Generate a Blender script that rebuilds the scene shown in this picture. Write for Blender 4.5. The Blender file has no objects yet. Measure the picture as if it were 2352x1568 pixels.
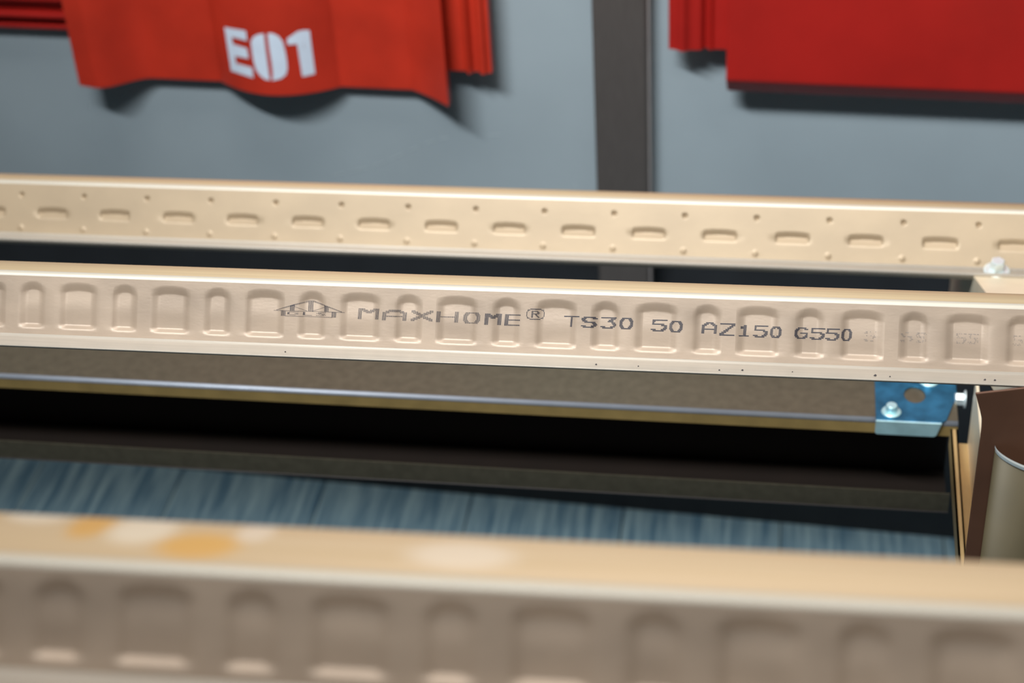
import bpy, bmesh, math, random
import numpy as np
from mathutils import Matrix, Vector
random.seed(7)
rng = np.random.default_rng(5)
SC = bpy.context.scene
COL = SC.collection

# ---------------------------------------------------------------- camera
CX, CY, FPX = 1176.0, 784.0, 4000.0           # image frame 2352 x 1568
CAM = np.array([0.0, 0.0, 1.118])
PITCH, ROLL, YAW = math.radians(35), math.radians(3.69), math.radians(10.16)
Fh = np.array([-math.sin(YAW), math.cos(YAW), 0]); Rh = np.array([math.cos(YAW), math.sin(YAW), 0]); ZZ = np.array([0, 0, 1.0])
CF = math.cos(PITCH) * Fh - math.sin(PITCH) * ZZ
U0 = math.sin(PITCH) * Fh + math.cos(PITCH) * ZZ
CR = math.cos(ROLL) * Rh - math.sin(ROLL) * U0
CU = math.sin(ROLL) * Rh + math.cos(ROLL) * U0
cd = bpy.data.cameras.new('camera'); cam = bpy.data.objects.new('camera', cd); COL.objects.link(cam)
M = Matrix.Identity(4)
for i in range(3):
    M[i][0], M[i][1], M[i][2], M[i][3] = CR[i], CU[i], -CF[i], CAM[i]
cam.matrix_world = M
cd.sensor_width = 36.0; cd.lens = 36.0 * FPX / 2352.0
cd.clip_start = 0.02
cd.dof.use_dof = True; cd.dof.focus_distance = 0.80; cd.dof.aperture_fstop = 9.5; cd.dof.aperture_blades = 0
SC.camera = cam

# ---------------------------------------------------------------- world, lamps, exposure
w = bpy.data.worlds.new('hall'); SC.world = w; w.use_nodes = True
bg = w.node_tree.nodes['Background']; bg.inputs[0].default_value = (0.80, 0.92, 1.0, 1); bg.inputs[1].default_value = 0.07
def area(name, loc, target, sx, sy, power, col):
    l = bpy.data.lights.new(name, 'AREA'); l.shape = 'RECTANGLE'; l.size = sx; l.size_y = sy; l.energy = power; l.color = col
    o = bpy.data.objects.new(name, l); COL.objects.link(o); o.location = loc
    o.rotation_euler = (Vector(target) - Vector(loc)).to_track_quat('-Z', 'Y').to_euler()
    return o
area('ceiling_lamp', (-0.15, 0.80, 2.30), (-0.15, 0.80, 0.6), 1.30, 0.30, 15.5, (1.0, 0.97, 0.93))
area('ceiling_lamp_rear', (-0.1, -0.22, 2.40), (0.0, 0.6, 0.6), 0.9, 0.18, 7, (1.0, 0.98, 0.95))
wash = area('added_wall_light', (-0.55, 0.0, 2.01), (0.02, 1.34, 0.62), 0.9, 0.05, 8.2, (0.90, 0.96, 1.0)); wash.data.spread = math.radians(62)  # added lamp, beam narrowed onto the wall so the near batten stays dim
SC.view_settings.view_transform = 'Standard'; SC.view_settings.look = 'None'
SC.view_settings.exposure = 0.0; SC.view_settings.gamma = 1.0; SC.view_settings.use_curve_mapping = False

# ---------------------------------------------------------------- helpers
def ray(x, y): return CF + CR * (x - CX) / FPX - CU * (y - CY) / FPX
def at_depth(x, y, d): return CAM + ray(x, y) * d
def on_plane(x, y, p0, n):
    v = ray(x, y); return CAM + v * (((p0 - CAM) @ n) / (v @ n))
def lin(a, b, t): return a + (b - a) * t

def tag(o, label=None, cat=None, group=None, kind=None):
    if label: o['label'] = label
    if cat: o['category'] = cat
    if group: o['group'] = group
    if kind: o['kind'] = kind
    return o
def thing(name, loc, label=None, cat=None, group=None, kind=None, mat=None):
    o = bpy.data.objects.new(name, None); o.empty_display_size = 0.02; COL.objects.link(o)
    if mat is not None: o.matrix_world = mat
    else: o.location = Vector(loc)
    tag(o, label, cat, group, kind); return o
def mesh(name, V, F, mat, parent=None, smooth=False, local=False, thick=0, bevel=0, label=None, kind=None, angle=None):
    V = np.asarray(V, float).reshape(-1, 3)
    if parent is not None and not local:
        V = V - np.array(parent.location)
    me = bpy.data.meshes.new(name); me.from_pydata(V.tolist(), [], [list(map(int, f)) for f in F]); me.update()
    bm = bmesh.new(); bm.from_mesh(me)
    if not thick and angle != 'keep': bmesh.ops.recalc_face_normals(bm, faces=bm.faces)
    bm.to_mesh(me); bm.free()
    if smooth: me.polygons.foreach_set('use_smooth', [True] * len(me.polygons))
    me.materials.append(mat)
    o = bpy.data.objects.new(name, me); COL.objects.link(o)
    if parent is not None: o.parent = parent
    if thick:
        m = o.modifiers.new('sheet', 'SOLIDIFY'); m.thickness = abs(thick); m.offset = -1 if thick > 0 else 1
    if bevel:
        m = o.modifiers.new('edge', 'BEVEL'); m.width = bevel; m.segments = 2; m.limit_method = 'ANGLE'
    tag(o, label, None, None, kind)
    return o
def box_vf(p, ax, ay, az):
    """box from corner p with edge vectors"""
    p, ax, ay, az = map(np.asarray, (p, ax, ay, az))
    V = [p, p + ax, p + ax + ay, p + ay, p + az, p + ax + az, p + ax + ay + az, p + ay + az]
    F = [(0, 3, 2, 1), (4, 5, 6, 7), (0, 1, 5, 4), (1, 2, 6, 5), (2, 3, 7, 6), (3, 0, 4, 7)]
    return V, F
def join(*vf):
    V, F = [], []
    for v, f in vf:
        o = len(V); V += [np.asarray(q) for q in v]; F += [tuple(i + o for i in g) for g in f]
    return V, F
def prism(poly, ext):
    """closed polygon (list of 3d pts) extruded along ext"""
    poly = [np.asarray(q, float) for q in poly]; n = len(poly); ext = np.asarray(ext)
    V = poly + [q + ext for q in poly]
    F = [tuple(range(n - 1, -1, -1)), tuple(range(n, 2 * n))] + [(i, (i + 1) % n, n + (i + 1) % n, n + i) for i in range(n)]
    return V, F
def sweep(path, ext):
    """open polyline swept along ext -> sheet"""
    path = [np.asarray(q, float) for q in path]; n = len(path); ext = np.asarray(ext)
    return path + [q + ext for q in path], [(i, i + 1, n + i + 1, n + i) for i in range(n - 1)]
def fillet(pts, rad, seg=5):
    """2D polyline with rounded inner corners"""
    out = [np.asarray(pts[0], float)]
    for i in range(1, len(pts) - 1):
        a, b, c = (np.asarray(q, float) for q in pts[i - 1:i + 2])
        d1 = (a - b) / np.linalg.norm(a - b); d2 = (c - b) / np.linalg.norm(c - b)
        th = math.acos(max(-1, min(1, d1 @ d2))); r = rad[i] if isinstance(rad, dict) else rad
        if r <= 0 or th > 3.1: out.append(b); continue
        t = min(r / math.tan(th / 2), 0.45 * np.linalg.norm(a - b), 0.45 * np.linalg.norm(c - b)); r = t * math.tan(th / 2)
        cen = b + (d1 + d2) / np.linalg.norm(d1 + d2) * (r / math.sin(th / 2))
        p, q = b + d1 * t - cen, b + d2 * t - cen
        for k in range(seg + 1):
            s = k / seg; om = math.pi - th
            v = (math.sin((1 - s) * om) * p + math.sin(s * om) * q) / math.sin(om)
            out.append(cen + v)
    out.append(np.asarray(pts[-1], float)); return out
def ss(x): x = np.clip(x, 0, 1); return x * x * (3 - 2 * x)

# ---------------------------------------------------------------- materials
def new_mat(name):
    m = bpy.data.materials.new(name); m.use_nodes = True
    return m, m.node_tree, m.node_tree.nodes, m.node_tree.links, m.node_tree.nodes['Principled BSDF']
def mat(name, col, rough=0.5, metal=0.0, var=0.0, scale=60, stretch=(1, 1, 1), bump=0.0, spec=0.5, col2=None, bscale=None, rvar=0.0, coat=0.0):
    m, nt, N, L, b = new_mat(name)
    b.inputs['Roughness'].default_value = rough; b.inputs['Metallic'].default_value = metal
    b.inputs['Specular IOR Level'].default_value = spec
    if coat: b.inputs['Coat Weight'].default_value = coat; b.inputs['Coat Roughness'].default_value = 0.28
    if var == 0 and bump == 0 and col2 is None:
        b.inputs['Base Color'].default_value = (*col, 1); return m
    tc = N.new('ShaderNodeTexCoord'); mp = N.new('ShaderNodeMapping'); L.new(tc.outputs['Object'], mp.inputs[0])
    mp.inputs['Scale'].default_value = stretch
    nz = N.new('ShaderNodeTexNoise'); nz.inputs['Scale'].default_value = scale; nz.inputs['Detail'].default_value = 6
    L.new(mp.outputs[0], nz.inputs['Vector'])
    cr = N.new('ShaderNodeValToRGB'); L.new(nz.outputs['Fac'], cr.inputs[0])
    c2 = col2 or tuple(min(1, c * (1 + var)) for c in col); c1 = col if col2 else tuple(c * (1 - var) for c in col)
    cr.color_ramp.elements[0].position = 0.32; cr.color_ramp.elements[1].position = 0.68
    cr.color_ramp.elements[0].color = (*c1, 1); cr.color_ramp.elements[1].color = (*c2, 1)
    L.new(cr.outputs[0], b.inputs['Base Color'])
    if rvar:
        mr = N.new('ShaderNodeMapRange'); mr.inputs[3].default_value = rough - rvar; mr.inputs[4].default_value = rough + rvar
        L.new(nz.outputs['Fac'], mr.inputs[0]); L.new(mr.outputs[0], b.inputs['Roughness'])
    if bump:
        n2 = N.new('ShaderNodeTexNoise'); n2.inputs['Scale'].default_value = bscale or scale * 6; n2.inputs['Detail'].default_value = 3
        L.new(mp.outputs[0], n2.inputs['Vector'])
        bp = N.new('ShaderNodeBump'); bp.inputs['Strength'].default_value = bump; bp.inputs['Distance'].default_value = 0.0004
        L.new(n2.outputs['Fac'], bp.inputs['Height']); L.new(bp.outputs[0], b.inputs['Normal'])
    return m
TAN = (0.66, 0.50, 0.36)
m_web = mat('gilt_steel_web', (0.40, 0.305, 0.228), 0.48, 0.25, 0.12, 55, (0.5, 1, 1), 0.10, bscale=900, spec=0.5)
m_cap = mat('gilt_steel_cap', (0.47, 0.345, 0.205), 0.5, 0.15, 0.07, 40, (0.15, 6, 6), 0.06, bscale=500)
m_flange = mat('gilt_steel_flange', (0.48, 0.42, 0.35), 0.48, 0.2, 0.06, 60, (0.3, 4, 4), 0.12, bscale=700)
m_bend = mat('bend_highlight_steel', (0.52, 0.465, 0.38), 0.45, 0.2, 0.03, 60, (0.3, 4, 4), 0.04, bscale=700)  # lamp highlight along the batten bends, painted as a paler steel
m_web_far = mat('gilt_steel_far', (0.385, 0.285, 0.182), 0.48, 0.25, 0.06, 40, (0.6, 1, 1), 0.06, bscale=500, spec=0.5)
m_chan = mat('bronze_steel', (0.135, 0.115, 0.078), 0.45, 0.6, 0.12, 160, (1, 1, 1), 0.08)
m_joist = mat('gold_steel', (0.62, 0.44, 0.20), 0.42, 0.6, 0.08, 40)
m_rafter = mat('cream_gilt_steel', (0.85, 0.74, 0.55), 0.42, 0.4, 0.05, 40)
m_brown = mat('brown_steel', (0.13, 0.06, 0.035), 0.5, 0.4, 0.15, 30)
m_edge = mat('edge_highlight_steel', (0.27, 0.29, 0.33), 0.5, 0.5, 0.06, 60)  # light caught on the channel's bend, painted in blue-grey
m_lip = mat('dull_gold_steel', (0.42, 0.28, 0.10), 0.45, 0.5, 0.12, 60)
m_dark = mat('shaded_inner_steel', (0.014, 0.008, 0.005), 0.6, 0.2, 0.1, 30)  # shade inside the open channel, put into the base colour
m_olive = mat('olive_gilt_steel', (0.095, 0.075, 0.04), 0.5, 0.2, 0.1, 30)
m_ink = mat('black_ink', (0.022, 0.022, 0.035), 0.6)
m_ghost = mat('faded_ink', (0.24, 0.20, 0.17), 0.6)
m_blue = mat('blue_zinc', (0.035, 0.20, 0.36), 0.32, 0.75, 0.35, 90, (1, 1, 1), 0.05)
m_bluel = mat('pale_blue_zinc', (0.50, 0.76, 0.80), 0.35, 0.6, 0.1, 90)
m_zinc = mat('bright_zinc', (0.78, 0.86, 0.86), 0.3, 0.6, 0.05, 100)
m_red = mat('red_tile_paint', (0.40, 0.023, 0.009), 0.42, 0, 0.10, 25, (1, 1, 1), 0.12, spec=0.4, bscale=300)
m_red2 = mat('crimson_tile_paint', (0.29, 0.009, 0.006), 0.40, 0, 0.08, 18, (1, 1, 1), 0.10, spec=0.4, bscale=300)
m_white = mat('white_stencil_paint', (0.54, 0.61, 0.70), 0.55, 0, 0.04, 60)
m_panel = mat('grey_board', (0.255, 0.296, 0.316), 0.55, 0, 0.05, 8, (1, 1, 1), 0.08, spec=0.35, bscale=400)
m_post = mat('brown_anodised_metal', (0.135, 0.115, 0.105), 0.40, 0.6, 0.10, 200, (8, 8, 0.3), 0.05)
m_strip = mat('post_highlight_metal', (0.42, 0.37, 0.35), 0.4, 0.5, 0.05, 60)
m_black = mat('black_skirting', (0.011, 0.012, 0.014), 0.6, 0, 0.15, 30)
m_scratch = mat('pale_scuff', (0.34, 0.385, 0.405), 0.6)
m_floor = mat('blue_grey_vinyl', (0.05, 0.115, 0.17), 0.5, 0, scale=16, stretch=(9, 0.6, 1), col2=(0.22, 0.32, 0.35), bump=0.1, bscale=90)

# ---------------------------------------------------------------- setting: back wall, skirting, floor
AP = math.radians(-3.4)
EP = np.array([math.cos(AP), math.sin(AP), 0]); MP = np.array([math.sin(AP), -math.cos(AP), 0])   # along the wall, out of the wall
TREF = at_depth(355, 180, 1.50)                      # foot of the wave tile's flat: plane of the tile flats
GAP = 0.012
def on_wall(x, y, off=0.0):                           # off: metres in front of the plane of the tile flats
    return on_plane(x, y, TREF + MP * off, MP)
WALL = -GAP
def wall_pt(u, z, off=WALL):                          # u along the wall from TREF
    q = TREF + EP * u + MP * off; q[2] = z; return q
def wu(P): return (P - TREF) @ EP
z_skirt = on_wall(1176, 515, WALL)[2]
u_post0 = wu(on_wall(1367, 220, WALL + 0.016)); u_post1 = wu(on_wall(1486, 220, WALL + 0.016))
wall = thing('wall_back', (*(wall_pt(0, 0)[:2]), 0), kind='structure')
for ua, ub in ((-1.3, u_post0 + 0.004), (u_post1 - 0.004, 1.3)):
    V, F = box_vf(wall_pt(ua, z_skirt), EP * (ub - ua), -MP * 0.018, ZZ * (2.3 - z_skirt))
    mesh('panel', V, F, m_panel, wall, bevel=0.001)
bb = thing('baseboard_back', (*(wall_pt(0, 0)[:2]), 0), kind='structure')
V, F = box_vf(wall_pt(-1.3, 0, WALL - 0.012), EP * 2.6, -MP * 0.012, ZZ * z_skirt)
mesh('skirting_board', V, F, m_black, bb)
# pale scuffs on the left board
V, F = [], []
for (xa, ya, xb, yb) in ((765, 402, 790, 396), (800, 394, 845, 385), (855, 381, 885, 371), (893, 367, 925, 353), (940, 345, 962, 336), (975, 330, 998, 322), (1010, 318, 1030, 316), (1120, 310, 1150, 309), (1318, 420, 1326, 430)):
    n = len(V)
    for (x, y) in ((xa, ya - 1.3), (xb, yb - 1.3), (xb, yb + 1.3), (xa, ya + 1.3)): V.append(on_wall(x, y, WALL + 0.0003))
    F.append((n, n + 1, n + 2, n + 3))
mesh('scuff_mark', V, F, m_scratch, wall, label='pale diagonal scuff on the grey board')

floor = thing('floor', (0, 0, 0), kind='structure')
V, F = box_vf((-1.5, -0.6, -0.03), (3.0, 0, 0), (0, 2.35, 0), (0, 0, 0.026)); mesh('underlay', V, F, m_black, floor)
xs = np.arange(-1.5, 1.5, 0.152)
for i, x in enumerate(xs):
    V, F = box_vf((x + 0.0007, -0.6, -0.004), (0.1506, 0, 0), (0, 2.3, 0), (0, 0, 0.004))
    mesh('plank', V, F, m_floor, floor)

# post between the boards
pt = thing('metal_post', wall_pt((u_post0 + u_post1) / 2, 0.14, WALL), 'tall brown metal post covering the joint between the two grey wall boards', 'post')
dpost = 0.016
prof = fillet([(u_post0, WALL), (u_post0, WALL + dpost), (u_post1, WALL + dpost), (u_post1, WALL)], {1: 0.001, 2: 0.003}, 4)
path = [TREF * [1, 1, 0] + EP * a + MP * b for a, b in prof]
path = [q + ZZ * 0.14 for q in path]; V, F = sweep(path, ZZ * 2.16); mesh('post_cover', V, F, m_post, pt, smooth=False, thick=-0.001)
V, F = box_vf(TREF * [1, 1, 0] + ZZ * 0.14 + EP * (u_post1 - 0.0002) + MP * WALL, EP * 0.0024, MP * (dpost - 0.002), ZZ * 2.16); mesh('edge_glint', V, F, m_strip, pt, bevel=0.0006, label='added pale strip painting the light on the right edge')  # strip added to paint the light caught on the post's bend
um = lin(u_post0, u_post1, 0.47)
V, F = box_vf(TREF * [1, 1, 0] + ZZ * 0.14 + EP * (um - 0.0006) + MP * (WALL + dpost), EP * 0.0012, MP * 0.0003, ZZ * 2.16); mesh('seam', V, F, m_black, pt)

# ---------------------------------------------------------------- roofing tiles on the wall
def tile_sheet(fn, u0, u1, z0, z1, du=0.002, back=0.010):
    us = np.linspace(u0, u1, max(2, int((u1 - u0) / du) + 1)); ws = np.array([fn(a) for a in us]); n = len(us)
    fr = [wall_pt(a, 0, b) for a, b in zip(us, ws)]; bk = [wall_pt(a, 0, b - back) for a, b in zip(us, ws)]
    poly = fr + bk[::-1]
    V = [q + ZZ * z0 for q in poly] + [q + ZZ * z1 for q in poly]; m = len(poly); F = []
    for i in range(m): F.append((i, (i + 1) % m, m + (i + 1) % m, m + i))
    for i in range(n - 1): F += [(i, m - 1 - i, m - 2 - i, i + 1), (m + i, m + i + 1, 2 * m - 2 - i, 2 * m - 1 - i)]
    return V, F
# --- wave tile
uL = wu(on_wall(178, 197, 0.022)); u_a = wu(on_wall(356, 181, 0)); u_b = wu(on_wall(508, 187, 0)); u_c = wu(on_wall(782, 190, 0))
u_d = wu(on_wall(945, 196, 0)); uR = wu(on_wall(1029, 222, 0.026)); zt = on_wall(430, 184, 0)[2]
def wave(u):
    if u < u_a: t = (u - uL) / (u_a - uL); return 0.023 * (math.cos(max(0, (t - 0.28) / 0.72) * math.pi) * 0.5 + 0.5) - 0.004 * max(0, 0.28 - t) / 0.28
    if u < u_b: return 0
    if u < u_c: t = (u - u_b) / (u_c - u_b); return 0.0215 * math.sin(t * math.pi) ** 0.85
    if u < u_d: return 0
    t = (u - u_d) / (uR - u_d); return 0.027 * (0.75 * t + 0.25 * t * t)
t1 = thing('wave_roof_tile', wall_pt((uL + uR) / 2, zt, 0), 'wavy red roof tile with white stencilled code, left of the brown post', 'roof tile')
V, F = tile_sheet(wave, uL, uR, zt, zt + 0.42)
tb = mesh('tile_body', V, F, m_red, t1, bevel=0.0008); 
u_i1 = wu(on_wall(1129, 160, 0.012)); zi = on_wall(1080, 166, 0.012)[2]
def rib(u):
    t = (u - uR) / (u_i1 - uR)
    return 0.010 + 0.006 * math.exp(-((t - 0.47) / 0.07) ** 2) + 0.005 * ss((t - 0.66) / 0.12) - 0.003 * ss((t - 0.85) / 0.05)
V, F = tile_sheet(rib, uR - 0.004, u_i1, zi, zt + 0.42, 0.0008)
mesh('interlock_edge', V, F, m_red, t1)
def on_wave(x, y):
    off = 0.01
    for _ in range(30):
        P = on_wall(x, y, off); off = 0.5 * off + 0.5 * (wave(wu(P)) + 0.0004)
    return P
def zq(pts, o=(480, 30), s=7.84): return [(o[0] + a / s, o[1] + b / s) for a, b in pts]
LV, LF = [], []
def patch(quad, nx=10, ny=10):
    q = [np.array(p) for p in quad]; b = len(LV)
    for j in range(ny + 1):
        for i in range(nx + 1):
            s, t = i / nx, j / ny
            p = lin(lin(q[0], q[1], s), lin(q[3], q[2], s), t); LV.append(on_wave(*p))
    for j in range(ny):
        for i in range(nx):
            a = b + j * (nx + 1) + i; LF.append((a, a + 1, a + nx + 2, a + nx + 1))
for q in ([(275, 250), (385, 275), (515, 1075), (400, 1040)],                     # E stem
          [(380, 272), (660, 320), (685, 500), (405, 425)],
          [(430, 560), (680, 635), (715, 820), (455, 770)],
          [(490, 905), (780, 985), (800, 1170), (515, 1078)],
          [(1715, 305), (1810, 312), (1912, 1095), (1690, 1145)],                # 1 stem
          [(1590, 330), (1725, 305), (1760, 560), (1590, 560)],
          [(1585, 545), (1700, 560), (1720, 1140), (1680, 1140)],
          [(1405, 460), (1600, 328), (1600, 555), (1415, 572)]):
    patch(zq(q), 8, 12)
def lobe(outer, inner):
    n = len(outer)
    for k in range(n - 1): patch(zq([outer[k], inner[k], inner[k + 1], outer[k + 1]]), 6, 4)
lobe([(880, 385), (795, 430), (752, 520), (775, 700), (805, 880), (850, 1030), (925, 1130), (1010, 1195), (1110, 1212)],
     [(985, 370), (992, 430), (1002, 520), (1025, 700), (1050, 880), (1072, 1030), (1085, 1130), (1098, 1195), (1112, 1213)])
lobe([(1140, 362), (1250, 415), (1325, 510), (1370, 680), (1402, 860), (1412, 1000), (1385, 1110), (1290, 1185), (1150, 1215)],
     [(1050, 368), (1060, 430), (1070, 520), (1095, 700), (1125, 880), (1145, 1030), (1150, 1110), (1145, 1185), (1140, 1213)])
mesh('stencil_code', LV, LF, m_white, t1, smooth=True, angle='keep', label='white stencilled code E01')
# --- flat tile
W2 = 0.026
f_l = wu(on_wall(1667, 187, W2)); zf = on_wall(1667, 189, W2)[2]; f_r = f_l + 0.40
t2 = thing('flat_roof_tile', wall_pt(f_l + 0.2, zf, 0), 'large flat crimson roof tile right of the brown post', 'roof tile')
poly = [(W2, zf + 0.42), (W2, zf + 0.002), (W2 - 0.002, zf - 0.001), (W2 - 0.012, zf - 0.0135), (W2 - 0.022, zf - 0.0135), (W2 - 0.022, zf + 0.42)]
V, F = prism([wall_pt(f_l, b, a) for a, b in poly], EP * (f_r - f_l)); mesh('tile_body', V, F, m_red2, t2, bevel=0.0012)
f0 = wu(on_wall(1536, 110, 0.015)); zi2 = on_wall(1600, 115, 0.015)[2]
def rib2(u):
    t = (u - f0) / (f_l - f0)
    return 0.015 + 0.004 * math.exp(-((t - 0.24) / 0.09) ** 2) - 0.005 * math.exp(-((t - 0.62) / 0.05) ** 2) - 0.003 * ss((t - 0.68) / 0.1)
V, F = tile_sheet(rib2, f0, f_l + 0.01, zi2, zf + 0.42, 0.001)
mesh('interlock_edge', V, F, m_red2, t2)
# --- ribbed tile behind the wave tile's left edge
g0 = wu(on_wall(-60, 60, 0.0)) - 0.30; g1 = wu(on_wall(160, 60, 0.0))
zz = lambda y: on_wall(70, y, 0.0)[2]
zr = lambda y, o: on_wall(70, y, o)[2]
t3 = thing('ribbed_roof_tile', wall_pt((g0 + g1) / 2, zz(67), 0), 'red roof tile end with two horizontal ribs at the top left corner behind the wavy tile', 'roof tile')
V, F = box_vf(wall_pt(g0, zr(66, 0.0055) + 0.001, -0.0119), EP * (g1 - g0), MP * 0.004, ZZ * 0.30); mesh('tile_body', V, F, m_red2, t3)
zr = lambda y, o: on_wall(70, y, o)[2]
for (ya, yb, dep) in ((66, 57, 0.012), (42, 30, 0.015), (3, -30, 0.016)):
    V, F = box_vf(wall_pt(g0, zr(ya, dep - 0.0125), -0.0125), EP * (g1 - g0), MP * dep, ZZ * (zr(yb, dep - 0.0125) - zr(ya, dep - 0.0125))); mesh('rib', V, F, m_red2, t3, bevel=0.0012)

# ---------------------------------------------------------------- roof battens
RP = math.radians(24.5)
UU = np.array([0, math.cos(RP), -math.sin(RP)]); NN = np.array([0, math.sin(RP), math.cos(RP)]); EX = np.array([1.0, 0, 0])
WA = math.radians(80)
class Batten:
    def __init__(s, H, ang, cap, web, fl, lip, rad=0.0026):
        ca, sa = math.cos(ang), math.sin(ang)
        s.ex = EX * ca + UU * sa; s.u = UU * ca - EX * sa; s.n = NN
        s.H, s.cap, s.web, s.fl, s.lip, s.rad = H, cap, web, fl, lip, rad
        s.wd = -s.u * math.cos(WA) - s.n * math.sin(WA); s.wn = -s.u * math.sin(WA) + s.n * math.cos(WA)
        s.beads = []; s.trough = None; s.t = rad * math.tan(WA / 2); s.dots = []
    def p(s, X, a, h): return s.H + s.ex * X + s.u * a + s.n * h
    def px(s, x, y):
        P = on_plane(x, y, s.H, s.wn) - s.H; return P @ s.ex, P @ s.wd
    def depth(s, X, v):
        X, v = np.broadcast_arrays(np.asarray(X, float), np.asarray(v, float)); d = np.zeros(X.shape)
        for (c, hw, v0, v1, v2, v3, D, sd) in s.beads:
            k = np.abs(X - c) < hw + sd
            if not k.any(): continue
            a = ss((hw + sd - np.abs(X[k] - c)) / sd)
            vv = v[k] + 0.0007 * (np.abs(X[k] - c) / hw) ** 2 * (v[k] < 0.5 * (v0 + v3)) * -1
            b = np.clip((vv - v0) / (v1 - v0), 0, 1) ** 1.3 * np.clip((v3 - v[k]) / (v3 - v2), 0, 1)
            if v1 < v2 - 0.006: b = b * (1 - 0.22 * ss((v[k] - v1) / (0.5 * (v2 - v1))) * ss((v2 - v[k]) / (0.5 * (v2 - v1))))
            d[k] = np.maximum(d[k], D * a * b)
        if s.trough:
            t0, t1, tw, td = s.trough
            d = np.maximum(d, td * ss((v - t0) / tw) * ss((t1 - v) / tw))
        for (c, cv, r, D) in s.dots:
            k = (np.abs(X - c) < r) & (np.abs(v - cv) < r)
            if k.any(): d[k] += D * ss(1 - np.hypot(X[k] - c, v[k] - cv) / r)
        return d
    def surf(s, X, v, off=0.0):
        X = np.atleast_1d(np.asarray(X, float)); v = np.atleast_1d(np.asarray(v, float)); d = s.depth(X, v) - off
        return s.H + X[:, None] * s.ex + v[:, None] * s.wd - d[:, None] * s.wn
    def build(s, X0, X1, label, mc, mw, mf, thick=0.0006):
        L = X1 - X0; base = s.p((X0 + X1) / 2, s.cap / 2, -s.web * math.sin(WA))
        th = s.th = thing('roof_batten', base, label, 'batten')
        ang = WA
        # cross-section polyline rear-to-front (a, h)
        cw, sw = math.cos(WA), math.sin(WA); W = s.web
        bf = (-W * cw, -W * sw); br = (s.cap + W * cw, -W * sw)
        capl = fillet([(s.cap + 0.006 * cw, -0.006 * sw), (s.cap, 0), (0, 0), (-0.006 * cw, -0.006 * sw)], s.rad, 7)
        capl = capl[1:-1]; arc = capl[-8:]; capl = capl[:-7]; capl = capl[:8] + [capl[7] + np.array([-0.0005, 0])] + capl[8:]
        V, F = sweep([s.p(X0, a, h) for a, h in arc], s.ex * L); be = mesh('bent_edge', V, F, m_bend, th, smooth=True, thick=thick, label='bent edge with its highlight painted pale')
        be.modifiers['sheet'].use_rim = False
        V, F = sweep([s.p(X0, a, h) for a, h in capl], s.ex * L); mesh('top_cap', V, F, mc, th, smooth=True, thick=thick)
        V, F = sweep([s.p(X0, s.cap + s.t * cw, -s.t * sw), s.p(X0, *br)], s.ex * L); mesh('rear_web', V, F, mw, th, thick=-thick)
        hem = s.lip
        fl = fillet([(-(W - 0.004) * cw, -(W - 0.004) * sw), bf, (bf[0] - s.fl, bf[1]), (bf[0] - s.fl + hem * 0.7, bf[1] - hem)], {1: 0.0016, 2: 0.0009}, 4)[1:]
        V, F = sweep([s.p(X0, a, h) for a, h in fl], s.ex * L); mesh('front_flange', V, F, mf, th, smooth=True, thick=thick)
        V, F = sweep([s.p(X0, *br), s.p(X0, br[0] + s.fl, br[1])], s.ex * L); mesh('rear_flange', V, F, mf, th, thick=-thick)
        # embossed front web
        xs = set(np.round(np.arange(X0, X1 + 1e-6, 0.006), 5)) | {round(X1, 5)}
        for (c, hw, v0, v1, v2, v3, D, sd) in s.beads:
            for q in (hw + sd, hw + sd * .66, hw + sd * .33, hw, hw - 0.0007, hw * .5, 0): xs |= {round(c + q, 5), round(c - q, 5)}
        for (c, cv, r, D) in s.dots:
            for q in (-1, -.6, -.25, 0, .25, .6, 1): xs.add(round(c + q * r, 5))
        xs = np.array(sorted(x for x in xs if X0 - 1e-6 <= x <= X1 + 1e-6))
        vs = set(np.linspace(s.t, W - 0.0012, 26))
        for (c, hw, v0, v1, v2, v3, D, sd) in s.beads[:2]: vs |= set(np.linspace(v0 - 0.0003, v1 + 0.0013, 12)) | set(np.linspace(v2, v3, 5))
        for (c, cv, r, D) in s.dots[:3]: vs |= {cv + q * r for q in (-1, -.6, -.25, 0, .25, .6, 1)}
        vs = np.array(sorted(vs)); XX, VV = np.meshgrid(xs, vs); P = s.surf(XX.ravel(), VV.ravel())
        nx, nv = len(xs), len(vs)
        F = [(j * nx + i, (j + 1) * nx + i, (j + 1) * nx + i + 1, j * nx + i + 1) for j in range(nv - 1) for i in range(nx - 1)]
        fw = mesh('front_web', P, F, mw, th, smooth=True, thick=thick); fw.modifiers['sheet'].use_rim = False
        return th
D24 = NN @ (at_depth(1176, 660.5, 0.80))
def on_cap(x, y, dn=0.0): return on_plane(x, y, NN * (D24 + dn), NN)

# middle batten
H2 = on_cap(1176, 660.0); H2 = np.array([0, H2[1], H2[2]])
b2 = Batten(H2, 0.0, 0.0325, 0.0312, 0.0215, 0.0011)
def add_beads(b, Xs, Xl, D=0.0016, hs=0.0030, hl=0.0060, k=1.0):
    for c in Xs: b.beads.append((c, hs, 0.0046 * k, 0.0084 * k, 0.0250 * k, 0.0268 * k, D, 0.0040))
    for c in Xl: b.beads.append((c, hl, 0.0046 * k, 0.0084 * k, 0.0250 * k, 0.0268 * k, D, 0.0040))
xa, xb = b2.px(283, 762)[0], b2.px(2098, 828)[0]; PB = (xb - xa) / 8
ks = np.arange(-12, 22)
add_beads(b2, xa + ks * PB, xa + (ks + 0.5) * PB)
th2 = b2.build(-0.80, 0.55, 'sharp middle roof batten of pale gold steel, with black printed lettering', m_cap, m_web, m_flange)

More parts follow.
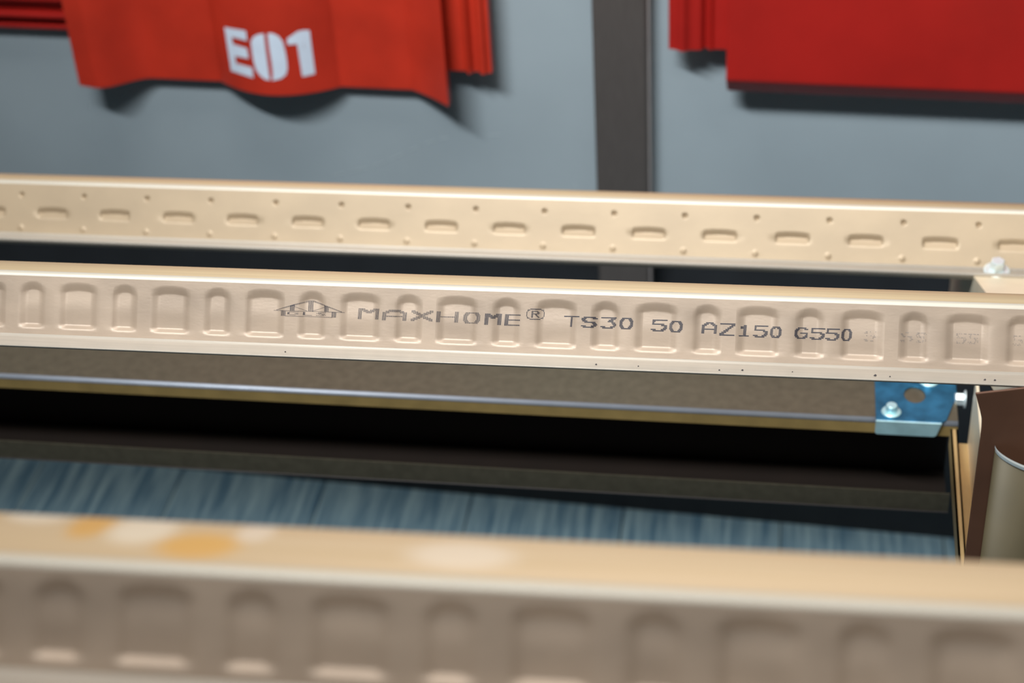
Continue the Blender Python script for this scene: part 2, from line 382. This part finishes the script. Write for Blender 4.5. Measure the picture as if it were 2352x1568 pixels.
# near batten
H3 = on_cap(1176, 1336); H3 = np.array([0, H3[1], H3[2]])
b3 = Batten(H3, math.radians(0.9), 0.0350, 0.0272, 0.0215, 0.0011)
xa3 = b3.px(352, 1518)[0]; PB3 = (b3.px(1046, 1560)[0] - b3.px(148, 1498)[0]) / 2
ks = np.arange(-10, 15)
add_beads(b3, xa3 + (ks + 0.5) * PB3, xa3 + ks * PB3, k=0.87)

m_cap3, nt, N, Lk, bs = new_mat('gilt_steel_cap_reflections')  # warm reflections on the cap, painted in as colour patches
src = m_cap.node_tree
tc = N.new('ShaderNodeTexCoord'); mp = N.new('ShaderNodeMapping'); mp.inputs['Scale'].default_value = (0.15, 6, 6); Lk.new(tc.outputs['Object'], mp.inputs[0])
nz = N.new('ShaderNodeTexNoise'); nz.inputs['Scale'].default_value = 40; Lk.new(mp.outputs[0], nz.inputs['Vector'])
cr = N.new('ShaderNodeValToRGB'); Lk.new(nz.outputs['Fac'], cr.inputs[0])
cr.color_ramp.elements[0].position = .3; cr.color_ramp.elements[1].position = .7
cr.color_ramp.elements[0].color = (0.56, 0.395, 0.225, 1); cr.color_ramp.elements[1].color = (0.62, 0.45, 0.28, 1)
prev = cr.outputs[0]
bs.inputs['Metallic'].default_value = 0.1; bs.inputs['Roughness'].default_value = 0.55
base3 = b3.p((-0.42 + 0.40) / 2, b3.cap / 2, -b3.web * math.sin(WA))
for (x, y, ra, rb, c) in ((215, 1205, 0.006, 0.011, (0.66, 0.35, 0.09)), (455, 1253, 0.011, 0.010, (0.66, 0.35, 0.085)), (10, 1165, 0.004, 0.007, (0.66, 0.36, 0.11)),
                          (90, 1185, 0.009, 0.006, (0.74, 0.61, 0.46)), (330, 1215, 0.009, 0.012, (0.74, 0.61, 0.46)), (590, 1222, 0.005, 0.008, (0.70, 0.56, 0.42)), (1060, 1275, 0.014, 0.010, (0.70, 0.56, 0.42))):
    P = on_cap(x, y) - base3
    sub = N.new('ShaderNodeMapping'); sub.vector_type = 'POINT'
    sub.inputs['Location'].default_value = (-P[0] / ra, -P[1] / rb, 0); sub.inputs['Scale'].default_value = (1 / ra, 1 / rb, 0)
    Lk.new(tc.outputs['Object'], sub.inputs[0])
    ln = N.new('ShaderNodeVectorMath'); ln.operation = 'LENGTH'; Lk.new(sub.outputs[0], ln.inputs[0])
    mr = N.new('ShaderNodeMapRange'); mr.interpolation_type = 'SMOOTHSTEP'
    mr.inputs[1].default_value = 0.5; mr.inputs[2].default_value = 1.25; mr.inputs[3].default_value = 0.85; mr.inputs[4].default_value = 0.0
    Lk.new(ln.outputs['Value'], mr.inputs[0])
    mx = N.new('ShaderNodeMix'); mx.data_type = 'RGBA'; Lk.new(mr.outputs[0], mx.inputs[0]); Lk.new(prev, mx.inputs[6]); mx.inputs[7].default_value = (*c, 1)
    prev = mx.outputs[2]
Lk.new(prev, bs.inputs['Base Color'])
th3 = b3.build(-0.42, 0.40, 'blurred gold steel roof batten nearest the front, orange reflections painted on top', m_cap3, m_web, m_flange)

# far batten
H1w = at_depth(1176, 447.5, 1.13); 
dn1 = NN @ H1w - D24
HL, HR = on_cap(0, 413, dn1), on_cap(2352, 484, dn1)
ang1 = math.atan2((HR - HL) @ UU, (HR - HL) @ EX)
b1 = Batten(H1w, ang1, 0.043, 0.0372, 0.018, 0.0042, rad=0.0028)
xa1, xb1 = b1.px(120, 490)[0], b1.px(2160, 555)[0]; P1 = (xb1 - xa1) / 13
va = np.mean([b1.px(x, y)[1] for x, y in ((120, 490), (410, 499), (868, 515), (1503, 536), (2160, 556))])
for k in range(-12, 22):
    c = xa1 + k * P1
    b1.beads.append((c, 0.0092, va - 0.0042, va - 0.0008, va, va + 0.0037, 0.0021, 0.0020))
vd = np.mean([b1.px(x, y)[1] for x, y in ((338, 455), (792, 470), (1585, 497), (2248, 517))])
vb = np.mean([b1.px(x, y)[1] for x, y in ((480, 537), (790, 550))])
b1.dots = [(xa1 + (k + 0.5) * P1, vd, 0.0021, 0.0022) for k in range(-12, 22)] + [(xa1 + (k + 0.5) * P1, vb, 0.0024, -0.0010) for k in range(-12, 22)]
b1.dots = [b1.dots[0], b1.dots[34], b1.dots[1]] + b1.dots[2:34] + b1.dots[35:]
th1 = b1.build(-0.85, 0.60, 'farthest gold steel roof batten with one row of small slot dents', m_cap, m_web_far, m_flange)

# ---------------------------------------------------------------- print on the middle batten
def seg_raster(segs, nc, nr, hw, hr):
    """cells of an nc x nr grid lying on strokes; coordinates 0..1"""
    on = set()
    for (x0, y0, x1, y1) in segs:
        n = 60
        for k in range(n + 1):
            x, y = lin(x0, x1, k / n) * (nc - 1), lin(y0, y1, k / n) * (nr - 1)
            for i in range(max(0, math.ceil(x - hw)), min(nc - 1, math.floor(x + hw)) + 1):
                for j in range(max(0, math.ceil(y - hr)), min(nr - 1, math.floor(y + hr)) + 1): on.add((i, j))
    return on
GL = {
 'M': [(0.08, 0, 0.08, 1), (0.92, 0, 0.92, 1), (0.15, .02, 0.5, .34), (0.85, .02, 0.5, .34)],
 'A': [(0.08, .3, 0.08, 1), (0.92, .3, 0.92, 1), (0.08, .3, .35, .05), (0.92, .3, .65, .05), (.35, .05, .65, .05), (0.08, .66, .92, .66)],
 'X': [(0.02, 0.02, 0.98, .98), (0.98, 0.02, 0.02, .98)],
 'H': [(0.08, 0, 0.08, 1), (0.92, 0, 0.92, 1), (0.08, .5, .92, .5)],
 'O': [(0.08, .25, 0.08, .75), (0.92, .25, 0.92, .75), (0.25, .03, .75, .03), (0.25, .97, .75, .97), (.08, .25, .25, .03), (.75, .03, .92, .25), (.08, .75, .25, .97), (.92, .75, .75, .97)],
 'E': [(0.08, 0, 0.08, 1), (0.08, .03, 1, .03), (0.08, .5, .85, .5), (0.08, .97, 1, .97)],
 'T': [(0, .03, 1, .03), (.5, 0, .5, 1)],
 'S': [(.95, .12, .7, .03), (.25, .03, .7, .03), (.25, .03, .05, .2), (.05, .2, .25, .42), (.25, .45, .75, .52), (.75, .52, .95, .75), (.95, .75, .7, .97), (.25, .97, .7, .97), (.25, .97, .02, .85)],
 '3': [(.05, .03, .95, .03), (.95, .03, .5, .38), (.5, .38, .75, .42), (.75, .42, .95, .65), (.95, .65, .9, .82), (.9, .82, .7, .97), (.7, .97, .25, .97), (.25, .97, .02, .82)],
 '0': [(0.08, .25, 0.08, .75), (0.92, .25, 0.92, .75), (0.28, .03, .72, .03), (0.28, .97, .72, .97), (.08, .25, .28, .03), (.72, .03, .92, .25), (.08, .75, .28, .97), (.92, .75, .72, .97)],
 '5': [(.12, .03, .98, .03), (.12, .03, .1, .42), (.1, .42, .7, .40), (.7, .40, .95, .58), (.95, .58, .95, .75), (.95, .75, .7, .97), (.7, .97, .25, .97), (.25, .97, .02, .82)],
 'Z': [(.02, .03, .98, .03), (.98, .03, .05, .97), (.02, .97, .98, .97)],
 '1': [(.2, .22, .55, .03), (.55, .03, .55, .97), (.05, .97, .98, .97)],
 'G': [(.95, .15, .75, .03), (.3, .03, .75, .03), (.3, .03, .08, .25), (.08, .25, .08, .75), (.08, .75, .3, .97), (.3, .97, .75, .97), (.75, .97, .95, .8), (.95, .8, .95, .55), (.55, .55, .95, .55)],
 'L': [(.08, 0, .08, .97), (.08, .97, 1, .97)],
 'R': [(.1, 0, .1, 1), (.1, .03, .7, .03), (.7, .03, .92, .25), (.92, .25, .7, .48), (.7, .48, .1, .48), (.5, .5, .95, 1)],
}
# (char, x0, x1, top y, bottom y) measured on the photograph, laid on the web plane
T1 = [('M', 821, 870, 708, 733), ('A', 878, 933, 711, 736), ('X', 943, 994.5, 712.5, 737.5), ('H', 1002, 1052, 715, 740), ('O', 1063, 1103, 717, 743), ('M', 1113, 1151, 720, 746), ('E', 1158, 1194.5, 721.5, 748)]
T2 = [('T', 1294, 1330, 725, 750.5), ('S', 1335, 1372, 727, 752.5), ('3', 1379, 1415, 728, 754.5), ('0', 1423, 1454, 729.5, 756), ('5', 1495, 1532, 733.5, 761), ('0', 1537, 1568, 736.5, 763),
      ('A', 1611.6, 1646.6, 739.6, 766), ('Z', 1653, 1688, 742, 771), ('1', 1698, 1721, 746, 772.6), ('5', 1730, 1763.6, 747, 775), ('0', 1769, 1795, 749.5, 776),
      ('G', 1825, 1855.5, 751.5, 778), ('5', 1860.5, 1894.6, 753, 780.4), ('5', 1896, 1928, 754, 782), ('0', 1932.7, 1957, 755, 783)]
class Ink:
    def __init__(s): s.V, s.F = [], []
    def dash(s, X, v, w, h, shear=0.0):
        o = len(s.V)
        xs = np.array([X - w / 2 + shear * h / 2, X + w / 2 + shear * h / 2, X + w / 2 - shear * h / 2, X - w / 2 - shear * h / 2]); vs = np.array([v - h / 2, v - h / 2, v + h / 2, v + h / 2])
        s.V += list(b2.surf(xs, vs, 0.00011)); s.F.append((o, o + 3, o + 2, o + 1))
    def cells(s, on, nc, nr, box, dw, dh, jit=0.0):
        x0, x1, ya, yb = box; ym = (ya + yb) / 2
        XL, vl0 = b2.px(x0, ym); XR, vr0 = b2.px(x1, ym); xc = (x0 + x1) / 2
        vt, vb_ = b2.px(xc, ya)[1], b2.px(xc, yb)[1]; cw = (XR - XL) / nc; ch = (vb_ - vt) / nr
        slope = (b2.px(x1, ym)[1] - b2.px(x0, ym)[1]) * 0.35
        for i, j in sorted(on):
            X = XL + (i + .5) * cw; fx = (i + .5) / nc - .5
            v = vt + (j + .5) * ch + slope * fx
            s.dash(X - 0.06 * (v - (vt + vb_) / 2), v + random.uniform(-jit, jit) * ch, cw * dw, ch * dh, -0.06)
ink = Ink()
for ch, x0, x1, ya, yb in T1:
    nc = max(8, round((x1 - x0) / 2.25)); nr = 9
    dense = (ch == 'M' and x0 > 1000) or ch == 'E'
    ink.cells(seg_raster(GL[ch], nc, nr, 2.0 if not dense else 2.3, 0.6), nc, nr, (x0, x1, ya, yb), 0.52 if not dense else 0.72, 0.86)
for ch, x0, x1, ya, yb in T2:
    nc = max(7, round((x1 - x0) / 2.25)); nr = 9
    ink.cells(seg_raster(GL[ch], nc, nr, 1.3, 0.55), nc, nr, (x0, x1, ya, yb), 1.0, 0.72)
# registered mark
nc, nr = 20, 11; on = set()
for k in range(200):
    a = k / 200 * 2 * math.pi; cx, cy = (abs(math.cos(a)) ** .7) * math.copysign(1, math.cos(a)), (abs(math.sin(a)) ** .7) * math.copysign(1, math.sin(a))
    on.add((int(round((cx * .5 + .5) * (nc - 1))), int(round((cy * .5 + .5) * (nr - 1)))))
ink.cells(on, nc, nr, (1209, 1250, 708.6, 734), 0.85, 0.75)
ink.cells(seg_raster(GL['R'], 9, 8, 0.8, 0.5), 9, 8, (1220.5, 1239.5, 713.5, 729.5), 0.85, 0.7)
mesh('printed_lettering', ink.V, ink.F, m_ink, th2, angle='keep', label='black dot-matrix lettering along the web')
# faded offset print to the right of it
ink = Ink()
for ch, x0, x1, ya, yb in (('5', 1985, 2012, 760, 784), ('5', 2068, 2098, 762, 786), ('S', 2104, 2128, 763, 787), ('5', 2196, 2220, 765, 789), ('5', 2224, 2248, 766, 790), ('5', 2328, 2350, 770, 794)):
    nc, nr = 11, 8
    on = [q for q in seg_raster(GL[ch], nc, nr, 1.3, .6) if random.random() < 0.55]
    ink.cells(on, nc, nr, (x0, x1, ya, yb), 0.9, 0.45)
mesh('faded_print', ink.V, ink.F, m_ghost, th2, angle='keep', label='faint smudged ghost print right of the lettering')
# house emblem
ink = Ink()
def zl(x, y): return (600 + x / 5.88, 650 + y / 5.88)
def dots(xa, ya, xb, yb, pitch=2.25, w=1.05, h=1.5):
    (xa, ya), (xb, yb) = zl(xa, ya), zl(xb, yb); n = max(1, int(round(math.hypot(xb - xa, yb - ya) / pitch)))
    for k in range(n + 1):
        X, v = b2.px(lin(xa, xb, k / n), lin(ya, yb, k / n)); sc = 1 / 4990.0
        ink.dash(X, v, w * sc, h * sc)
def bars(x0, x1, yt0, yt1, yb, n):
    for k in range(n):
        f = k / (n - 1); xa = lin(x0, x1, f)
        X0, v0 = b2.px(*zl(xa, lin(yt0, yt1, f))); X1, v1 = b2.px(*zl(xa - 4, yb)); 
        ink.dash((X0 + X1) / 2, (v0 + v1) / 2, 0.00023, v1 - v0, (X0 - X1) / (v1 - v0))
for dy in (0, 12):
    dots(200, 358 + dy * .2, 630, 238 + dy); dots(700, 238 + dy, 1080, 384 + dy * .4)
dots(165, 366, 1118, 396); dots(630, 236, 700, 236); dots(325, 441, 955, 463)
bars(632, 690, 240, 240, 380, 5); bars(394, 446, 302, 288, 374, 5); bars(856, 906, 305, 322, 388, 5)
bars(268, 324, 366, 368, 440, 5); bars(956, 1008, 388, 392, 464, 5)
dots(452, 316, 605, 374); dots(690, 376, 848, 326)
dots(385, 386, 495, 390); bars(360, 380, 392, 392, 420, 3); dots(385, 426, 460, 428); dots(455, 408, 495, 410); dots(470, 416, 495, 418)
bars(563, 582, 390, 390, 432, 3); dots(585, 432, 672, 436)
dots(765, 400, 868, 402); dots(738, 410, 800, 410); dots(770, 418, 850, 420); dots(820, 428, 866, 430); dots(735, 438, 840, 438)
mesh('printed_emblem', ink.V, ink.F, m_ink, th2, angle='keep', label='dot-matrix house roof emblem left of the lettering')
# flecks and nicks along the lower flange
for (x, y, r) in ((655, 807, 2.2), (1369, 836, 2.6), (1466, 840, 1.8), (1652, 849, 2.4), (1705, 849, 3.0), (2010, 861, 4.0), (2044, 864, 2.2), (2262, 871, 3.2), (2285, 872, 3.0), (1820, 853, 1.6)):
    Pf = b2.p(0, 0, -b2.web * math.sin(WA)); V = []; o = 0
    for a, b in ((-1, .3), (.2, -.6), (1, .1), (.3, .7)): V.append(on_plane(x + a * r, y + b * r, Pf + NN * 0.0002, NN))
    mesh('nick', V, [(0, 3, 2, 1)], m_ink, th2, angle='keep')

# ---------------------------------------------------------------- screws and bolts
def ngon(n, r, z, ph=0): return [np.array([r * math.cos(2 * math.pi * k / n + ph), r * math.sin(2 * math.pi * k / n + ph), z]) for k in range(n)]
def lathe(rings):
    V, F = [], []; n = len(rings[0])
    for g in rings: V += g
    for j in range(len(rings) - 1): F += [(j * n + i, j * n + (i + 1) % n, (j + 1) * n + (i + 1) % n, (j + 1) * n + i) for i in range(n)]
    F += [tuple(range(n - 1, -1, -1)), tuple(range((len(rings) - 1) * n, len(rings) * n))]
    return V, F
def bolt(name, P, axis, label, rhead, hhead, rwash, m1, m2, n=6, ph=0.0, group=None):
    z = Vector(axis).normalized(); q = Vector((0, 0, 1)).rotation_difference(z).to_matrix().to_4x4()
    o = thing(name, P, label, 'screw', group, mat=Matrix.Translation(Vector(P)) @ q)
    V, F = lathe([ngon(24, rwash, 0), ngon(24, rwash, 0.0006), ngon(24, rwash * 0.86, 0.0012)]); mesh('washer', V, F, m2, o, local=True, bevel=0.0002)
    V, F = lathe([ngon(n, rhead, 0.0012, ph), ngon(n, rhead, 0.0012 + hhead * .85, ph), ngon(n, rhead * 0.86, 0.0012 + hhead, ph)]); mesh('screw_head', V, F, m1, o, local=True, bevel=0.0002)
    return o
Pf1 = b1.p(0, 0, -b1.web * math.sin(WA))
bolt('hex_screw', on_plane(2289, 625, Pf1, NN) + NN * 0.001, NN * 0.86 - UU * 0.5, 'bright hex-head screw standing on the flange of the farthest batten at right', 0.0046, 0.0066, 0.0080, m_zinc, m_zinc, ph=0.25)

# ---------------------------------------------------------------- rafter carrying the battens (right edge)
Hr = b2.p(0, 0, -b2.web * math.sin(WA) - 0.0008)
PR = on_plane(2243, 643, Hr, NN)
Lr = (PR - H3) @ UU + 0.22
PR = PR + UU * 0.14
Lr += 0.14
rf = thing('rafter', PR, 'cream steel rafter under the battens at the right edge', 'rafter')
cut = ZZ * -0.05                                             # plumb cut tail
A = PR - UU * Lr
V, F = sweep([PR + EX * 0.041 + ZZ * -0.002, PR + EX * 0.040, PR + EX * 0.0, PR - ZZ * 0.002], -UU * Lr); mesh('top_flange', V, F, m_rafter, rf, thick=0.001)
V, F = sweep([PR - ZZ * 0.002, PR + cut], -UU * Lr); mesh('web', V, F, m_rafter, rf, thick=0.001)
V, F = sweep([PR + cut, PR + cut + EX * 0.040], -UU * Lr); mesh('bottom_flange', V, F, m_rafter, rf, thick=0.001)

# ---------------------------------------------------------------- level C channel behind and below the middle batten
zc = at_depth(1250, 924, 1.05)[2]
PL, PRr = on_plane(0, 862, np.array([0, 0, zc]), ZZ), on_plane(2150, 970, np.array([0, 0, zc]), ZZ)
zj_pt = at_depth(2182, 985, 1.0)
Dc = (PRr - PL); Dc /= np.linalg.norm(Dc); Bc = np.array([-Dc[1], Dc[0], 0])
c_end = PL + Dc * ((zj_pt[0] + 0.006 - PL[0]) / Dc[0]); c_start = PL - Dc * 0.35; Lc = np.linalg.norm(c_end - c_start)
def cz(y):                                                    # height on the channel's front face at image row y (x = 1176)
    P0 = PL; nrm = -Bc; return on_plane(1176, y, P0, nrm)[2] - on_plane(1176, 920, P0, nrm)[2]
z_l1, z_l2, z_l3 = cz(949), cz(1077), cz(1121)
ch = thing('steel_channel', c_start + Dc * Lc / 2 + ZZ * z_l3 + Bc * 0.02, 'dark bronze steel channel with its open side to the front, level, below the middle batten', 'channel')
def cp(b, z): return c_start + Bc * b + ZZ * z
V, F = sweep([cp(0.042, 0), cp(0.0025, 0)], Dc * Lc); mesh('top_flange', V, F, m_chan, ch, thick=0.0009)
V, F = sweep([cp(b, z) for b, z in fillet([(0.02, 0), (0, 0), (0, -0.006)], 0.0025, 7)[1:-1]], Dc * Lc); mesh('bent_edge', V, F, m_edge, ch, smooth=True, thick=0.0009, label='bent edge with a painted blue-grey highlight')
V, F = sweep([cp(0, -0.0025), cp(0, z_l1)], Dc * Lc); mesh('upper_lip', V, F, m_lip, ch, thick=0.0009, label='golden lip along the upper edge')
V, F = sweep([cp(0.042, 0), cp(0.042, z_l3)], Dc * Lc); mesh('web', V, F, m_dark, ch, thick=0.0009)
V, F = sweep([cp(0.0, z_l2), cp(0.0, z_l3 + 0.002)], Dc * Lc); mesh('lower_lip', V, F, m_chan, ch, thick=0.0009)
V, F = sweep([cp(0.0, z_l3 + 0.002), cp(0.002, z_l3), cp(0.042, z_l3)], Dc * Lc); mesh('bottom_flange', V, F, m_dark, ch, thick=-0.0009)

# ---------------------------------------------------------------- blue cleat on the channel
zp = zc + 0.0012
def onp(x, y, z=None): return on_plane(x, y, np.array([0, 0, z or zp]), ZZ)
q0, q1, q2 = onp(2012, 972), onp(2160, 975), onp(2172, 968)
fr = -Bc * 0.0016
def along(P, b): return P + Bc * b
L0 = q0 @ Dc; L1 = q1 @ Dc; L2 = onp(2198, 905) @ Dc
def bp(l, b, z): return PL + Dc * (l - PL @ Dc) + Bc * b + ZZ * (z - zc)
br_ = thing('steel_cleat', bp((L0 + L1) / 2, 0.02, zc), 'blue zinc-plated cleat plate bolted onto the end of the dark channel', 'bracket')
# plate with a keyhole: built from an outline ring and hole ring
hc = onp(2101, 906); hl, hb = hc @ Dc, (hc - PL) @ Bc
lp = (L0 + L1) / 2
hole = [(hl + 0.0062 * math.cos(a), hb + 0.0085 * math.sin(a)) for a in np.linspace(0, 2 * math.pi, 33)[:-1]]
outl = []
chb = (onp(2198, 905) - PL) @ Bc
poly = [(L0, -0.0016), (L1 + 0.001, -0.0016), (L1 + 0.004, 0.002), (L2, chb), (L2, 0.044), (L0, 0.044)]
def on_outline(a):                                           # ray from hole centre to outline
    d = np.array([math.cos(a), math.sin(a)]); best = None
    for i in range(len(poly)):
        p, q = np.array(poly[i]), np.array(poly[(i + 1) % len(poly)]); e = q - p
        den = d[0] * e[1] - d[1] * e[0]
        if abs(den) < 1e-9: continue
        w_ = p - np.array([hl, hb]); t = (w_[0] * e[1] - w_[1] * e[0]) / den; s_ = (w_[0] * d[1] - w_[1] * d[0]) / den
        if t > 0 and -1e-6 <= s_ <= 1 + 1e-6 and (best is None or t < best): best = t
    return (hl + d[0] * best, hb + d[1] * best)
angs = sorted(list(np.linspace(-math.pi, math.pi, 49)[:-1]) + [math.atan2(b - hb, a - hl) for a, b in poly])
hole = [(hl + 0.0062 * math.cos(a), hb + 0.0080 * math.sin(a)) for a in angs]; outl = [on_outline(a) for a in angs]; n = len(angs)
V = [bp(a, b, zp) for a, b in hole] + [bp(a, b, zp) for a, b in outl]
F = [(i, (i + 1) % n, n + (i + 1) % n, n + i) for i in range(n)]
mesh('plate', V, F, m_blue, br_, thick=-0.0011, bevel=0.0003)
zlow = zc - 0.0088
V, F = prism([bp(L0, -0.0016, zp), bp(L1 + 0.001, -0.0016, zp), bp(L1 - 0.0015, -0.0016, zlow + 0.001), bp(L1 - 0.003, -0.0016, zlow), bp(L0 + 0.001, -0.0016, zlow), bp(L0, -0.0016, zlow + 0.001)], -Bc * 0.0011)
mesh('bent_lip', V, F, m_bluel, br_, bevel=0.0003, label='bent-down front lip, painted paler where it catches light')  # lighter copy of the plate's blue: painted catch of light
bolt('hex_bolt', onp(2047, 946), ZZ, 'round blue bolt at the front left corner of the blue cleat', 0.0034, 0.0042, 0.0058, m_bluel, m_bluel, n=12)
bolt('hex_bolt', onp(2133, 876), ZZ, 'blue bolt at the back of the blue cleat, half hidden by the middle batten', 0.0034, 0.0042, 0.0058, m_bluel, m_bluel, n=12)

# ---------------------------------------------------------------- gold joist running towards the camera at right
zj = zj_pt[2]
def onj(x, y, dz=0.0): return on_plane(x, y, np.array([0, 0, zj + dz]), ZZ)
ja, jb = onj(2183, 985), onj(2201, 1272); Dj = (jb - ja); Dj /= np.linalg.norm(Dj); Bj = np.array([-Dj[1], Dj[0], 0])   # Bj -> right
if Bj[0] < 0: Bj = -Bj
Lj = 0.20; off = lambda P: (P - ja) @ Bj
jo = thing('floor_joist', ja + Dj * Lj / 2 + ZZ * -0.01, 'narrow gold lipped steel joist running forward beside the blue cleat', 'joist')
w1 = off(onj(2222, 1285)); w2 = off(onj(2226, 1060))
w2 = max(w2, w1 + 0.006)
V, F = box_vf(ja + ZZ * -0.012, Bj * 0.0012, Dj * Lj, ZZ * 0.012); mesh('lip', V, F, m_joist, jo)
lipw = w1 * 0.9
V, F = sweep([ja, ja + Bj * lipw], Dj * Lj); mesh('top_flange', V, F, m_joist, jo, thick=-0.001)
V, F = sweep([ja + Bj * lipw, ja + Bj * lipw + ZZ * -0.010, ja + Bj * w2 + ZZ * -0.010], Dj * Lj); mesh('gutter', V, F, m_joist, jo, thick=-0.001)
V, F = box_vf(ja + Bj * w2 + ZZ * -0.012, Bj * 0.0016, Dj * Lj, ZZ * 0.048); mesh('web', V, F, m_rafter, jo)
Pb = on_plane(2218, 917, ja + Bj * w2, Bj)
bolt('hex_screw', Pb, -Bj, 'bright hex-head screw lying sideways in the gold joist beside the blue cleat', 0.0040, 0.0052, 0.0056, m_zinc, m_zinc)
g0_ = onj(2234, 990, -0.006); 
V, F = box_vf(g0_, Bj * 0.02, Dj * 0.16, -ZZ * 0.0015); mesh('side_flange', V, F, m_rafter, jo, label='cream side flange right of the web')

# ---------------------------------------------------------------- brown stud facing the camera, with a bent cleat in front
DS = 0.735
s0 = at_depth(2254, 985, DS)
nS = np.array([0, -1.0, 0])
def ons(x, y, d=0.0): return on_plane(x, y, s0 + nS * d, nS)
st = thing('steel_stud', (s0[0] + 0.03, s0[1] + 0.02, 0), 'dark brown upright steel stud at the right edge below the middle batten', 'stud')
tl = ons(2240, 904); tr = ons(2352, 886); pl = ons(2256, 962); wst = 0.031
bl = np.array([s0[0], s0[1], 0.0]); brr = bl + EX * wst
V, F = prism([bl, brr, np.array([brr[0], s0[1], tr[2] + 0.01]), np.array([tl[0] + 0.02, s0[1], tl[2] + 0.004]), tl, pl, np.array([s0[0], s0[1], pl[2] - 0.006])], -nS * 0.0012); mesh('web', V, F, m_brown, st, bevel=0.0004)
V, F = box_vf(brr, -nS * 0.030, -EX * 0.0012, ZZ * tr[2]); mesh('right_flange', V, F, m_brown, st)
# bent cleat: convex sheet
k0 = ons(2289, 1062, 0.010); zk = k0[2]; R = 0.016
arc = [(-R * math.cos(a) + R, R * math.sin(a)) for a in np.linspace(0.0, 2.2, 16)]
cl = thing('bent_sleeve', (k0[0] + R, k0[1] + 0.004, 0.0), 'rounded olive gold steel sleeve standing in front of the dark brown stud', 'sleeve')
path = [np.array([k0[0] + a, k0[1] + 0.009 - b * 0.55, 0]) for a, b in arc]
top = [p + ZZ * (zk - 0.10 * 0 - 0.30 * (p[0] - k0[0])) for p in path]
V = [p + ZZ * 0.0 for p in path] + top; n = len(path); F = [(i, i + 1, n + i + 1, n + i) for i in range(n - 1)]
mesh('shell', V, F, m_olive, cl, smooth=True, thick=0.0009)
rim = []
for p in top: rim += [p + np.array([0, -0.0006, 0]), p + np.array([0, 0.0009, 0])]
V = rim + [p + ZZ * 0.0014 for p in rim]
F = []
n2 = len(rim)
for i in range(len(top) - 1):
    a = 2 * i
    F += [(a, a + 2, n2 + a + 2, n2 + a), (a + 1, n2 + a + 1, n2 + a + 3, a + 3), (n2 + a, n2 + a + 2, n2 + a + 3, n2 + a + 1)]
mesh('rim', V, F, m_zinc, cl, label='bright top rim')
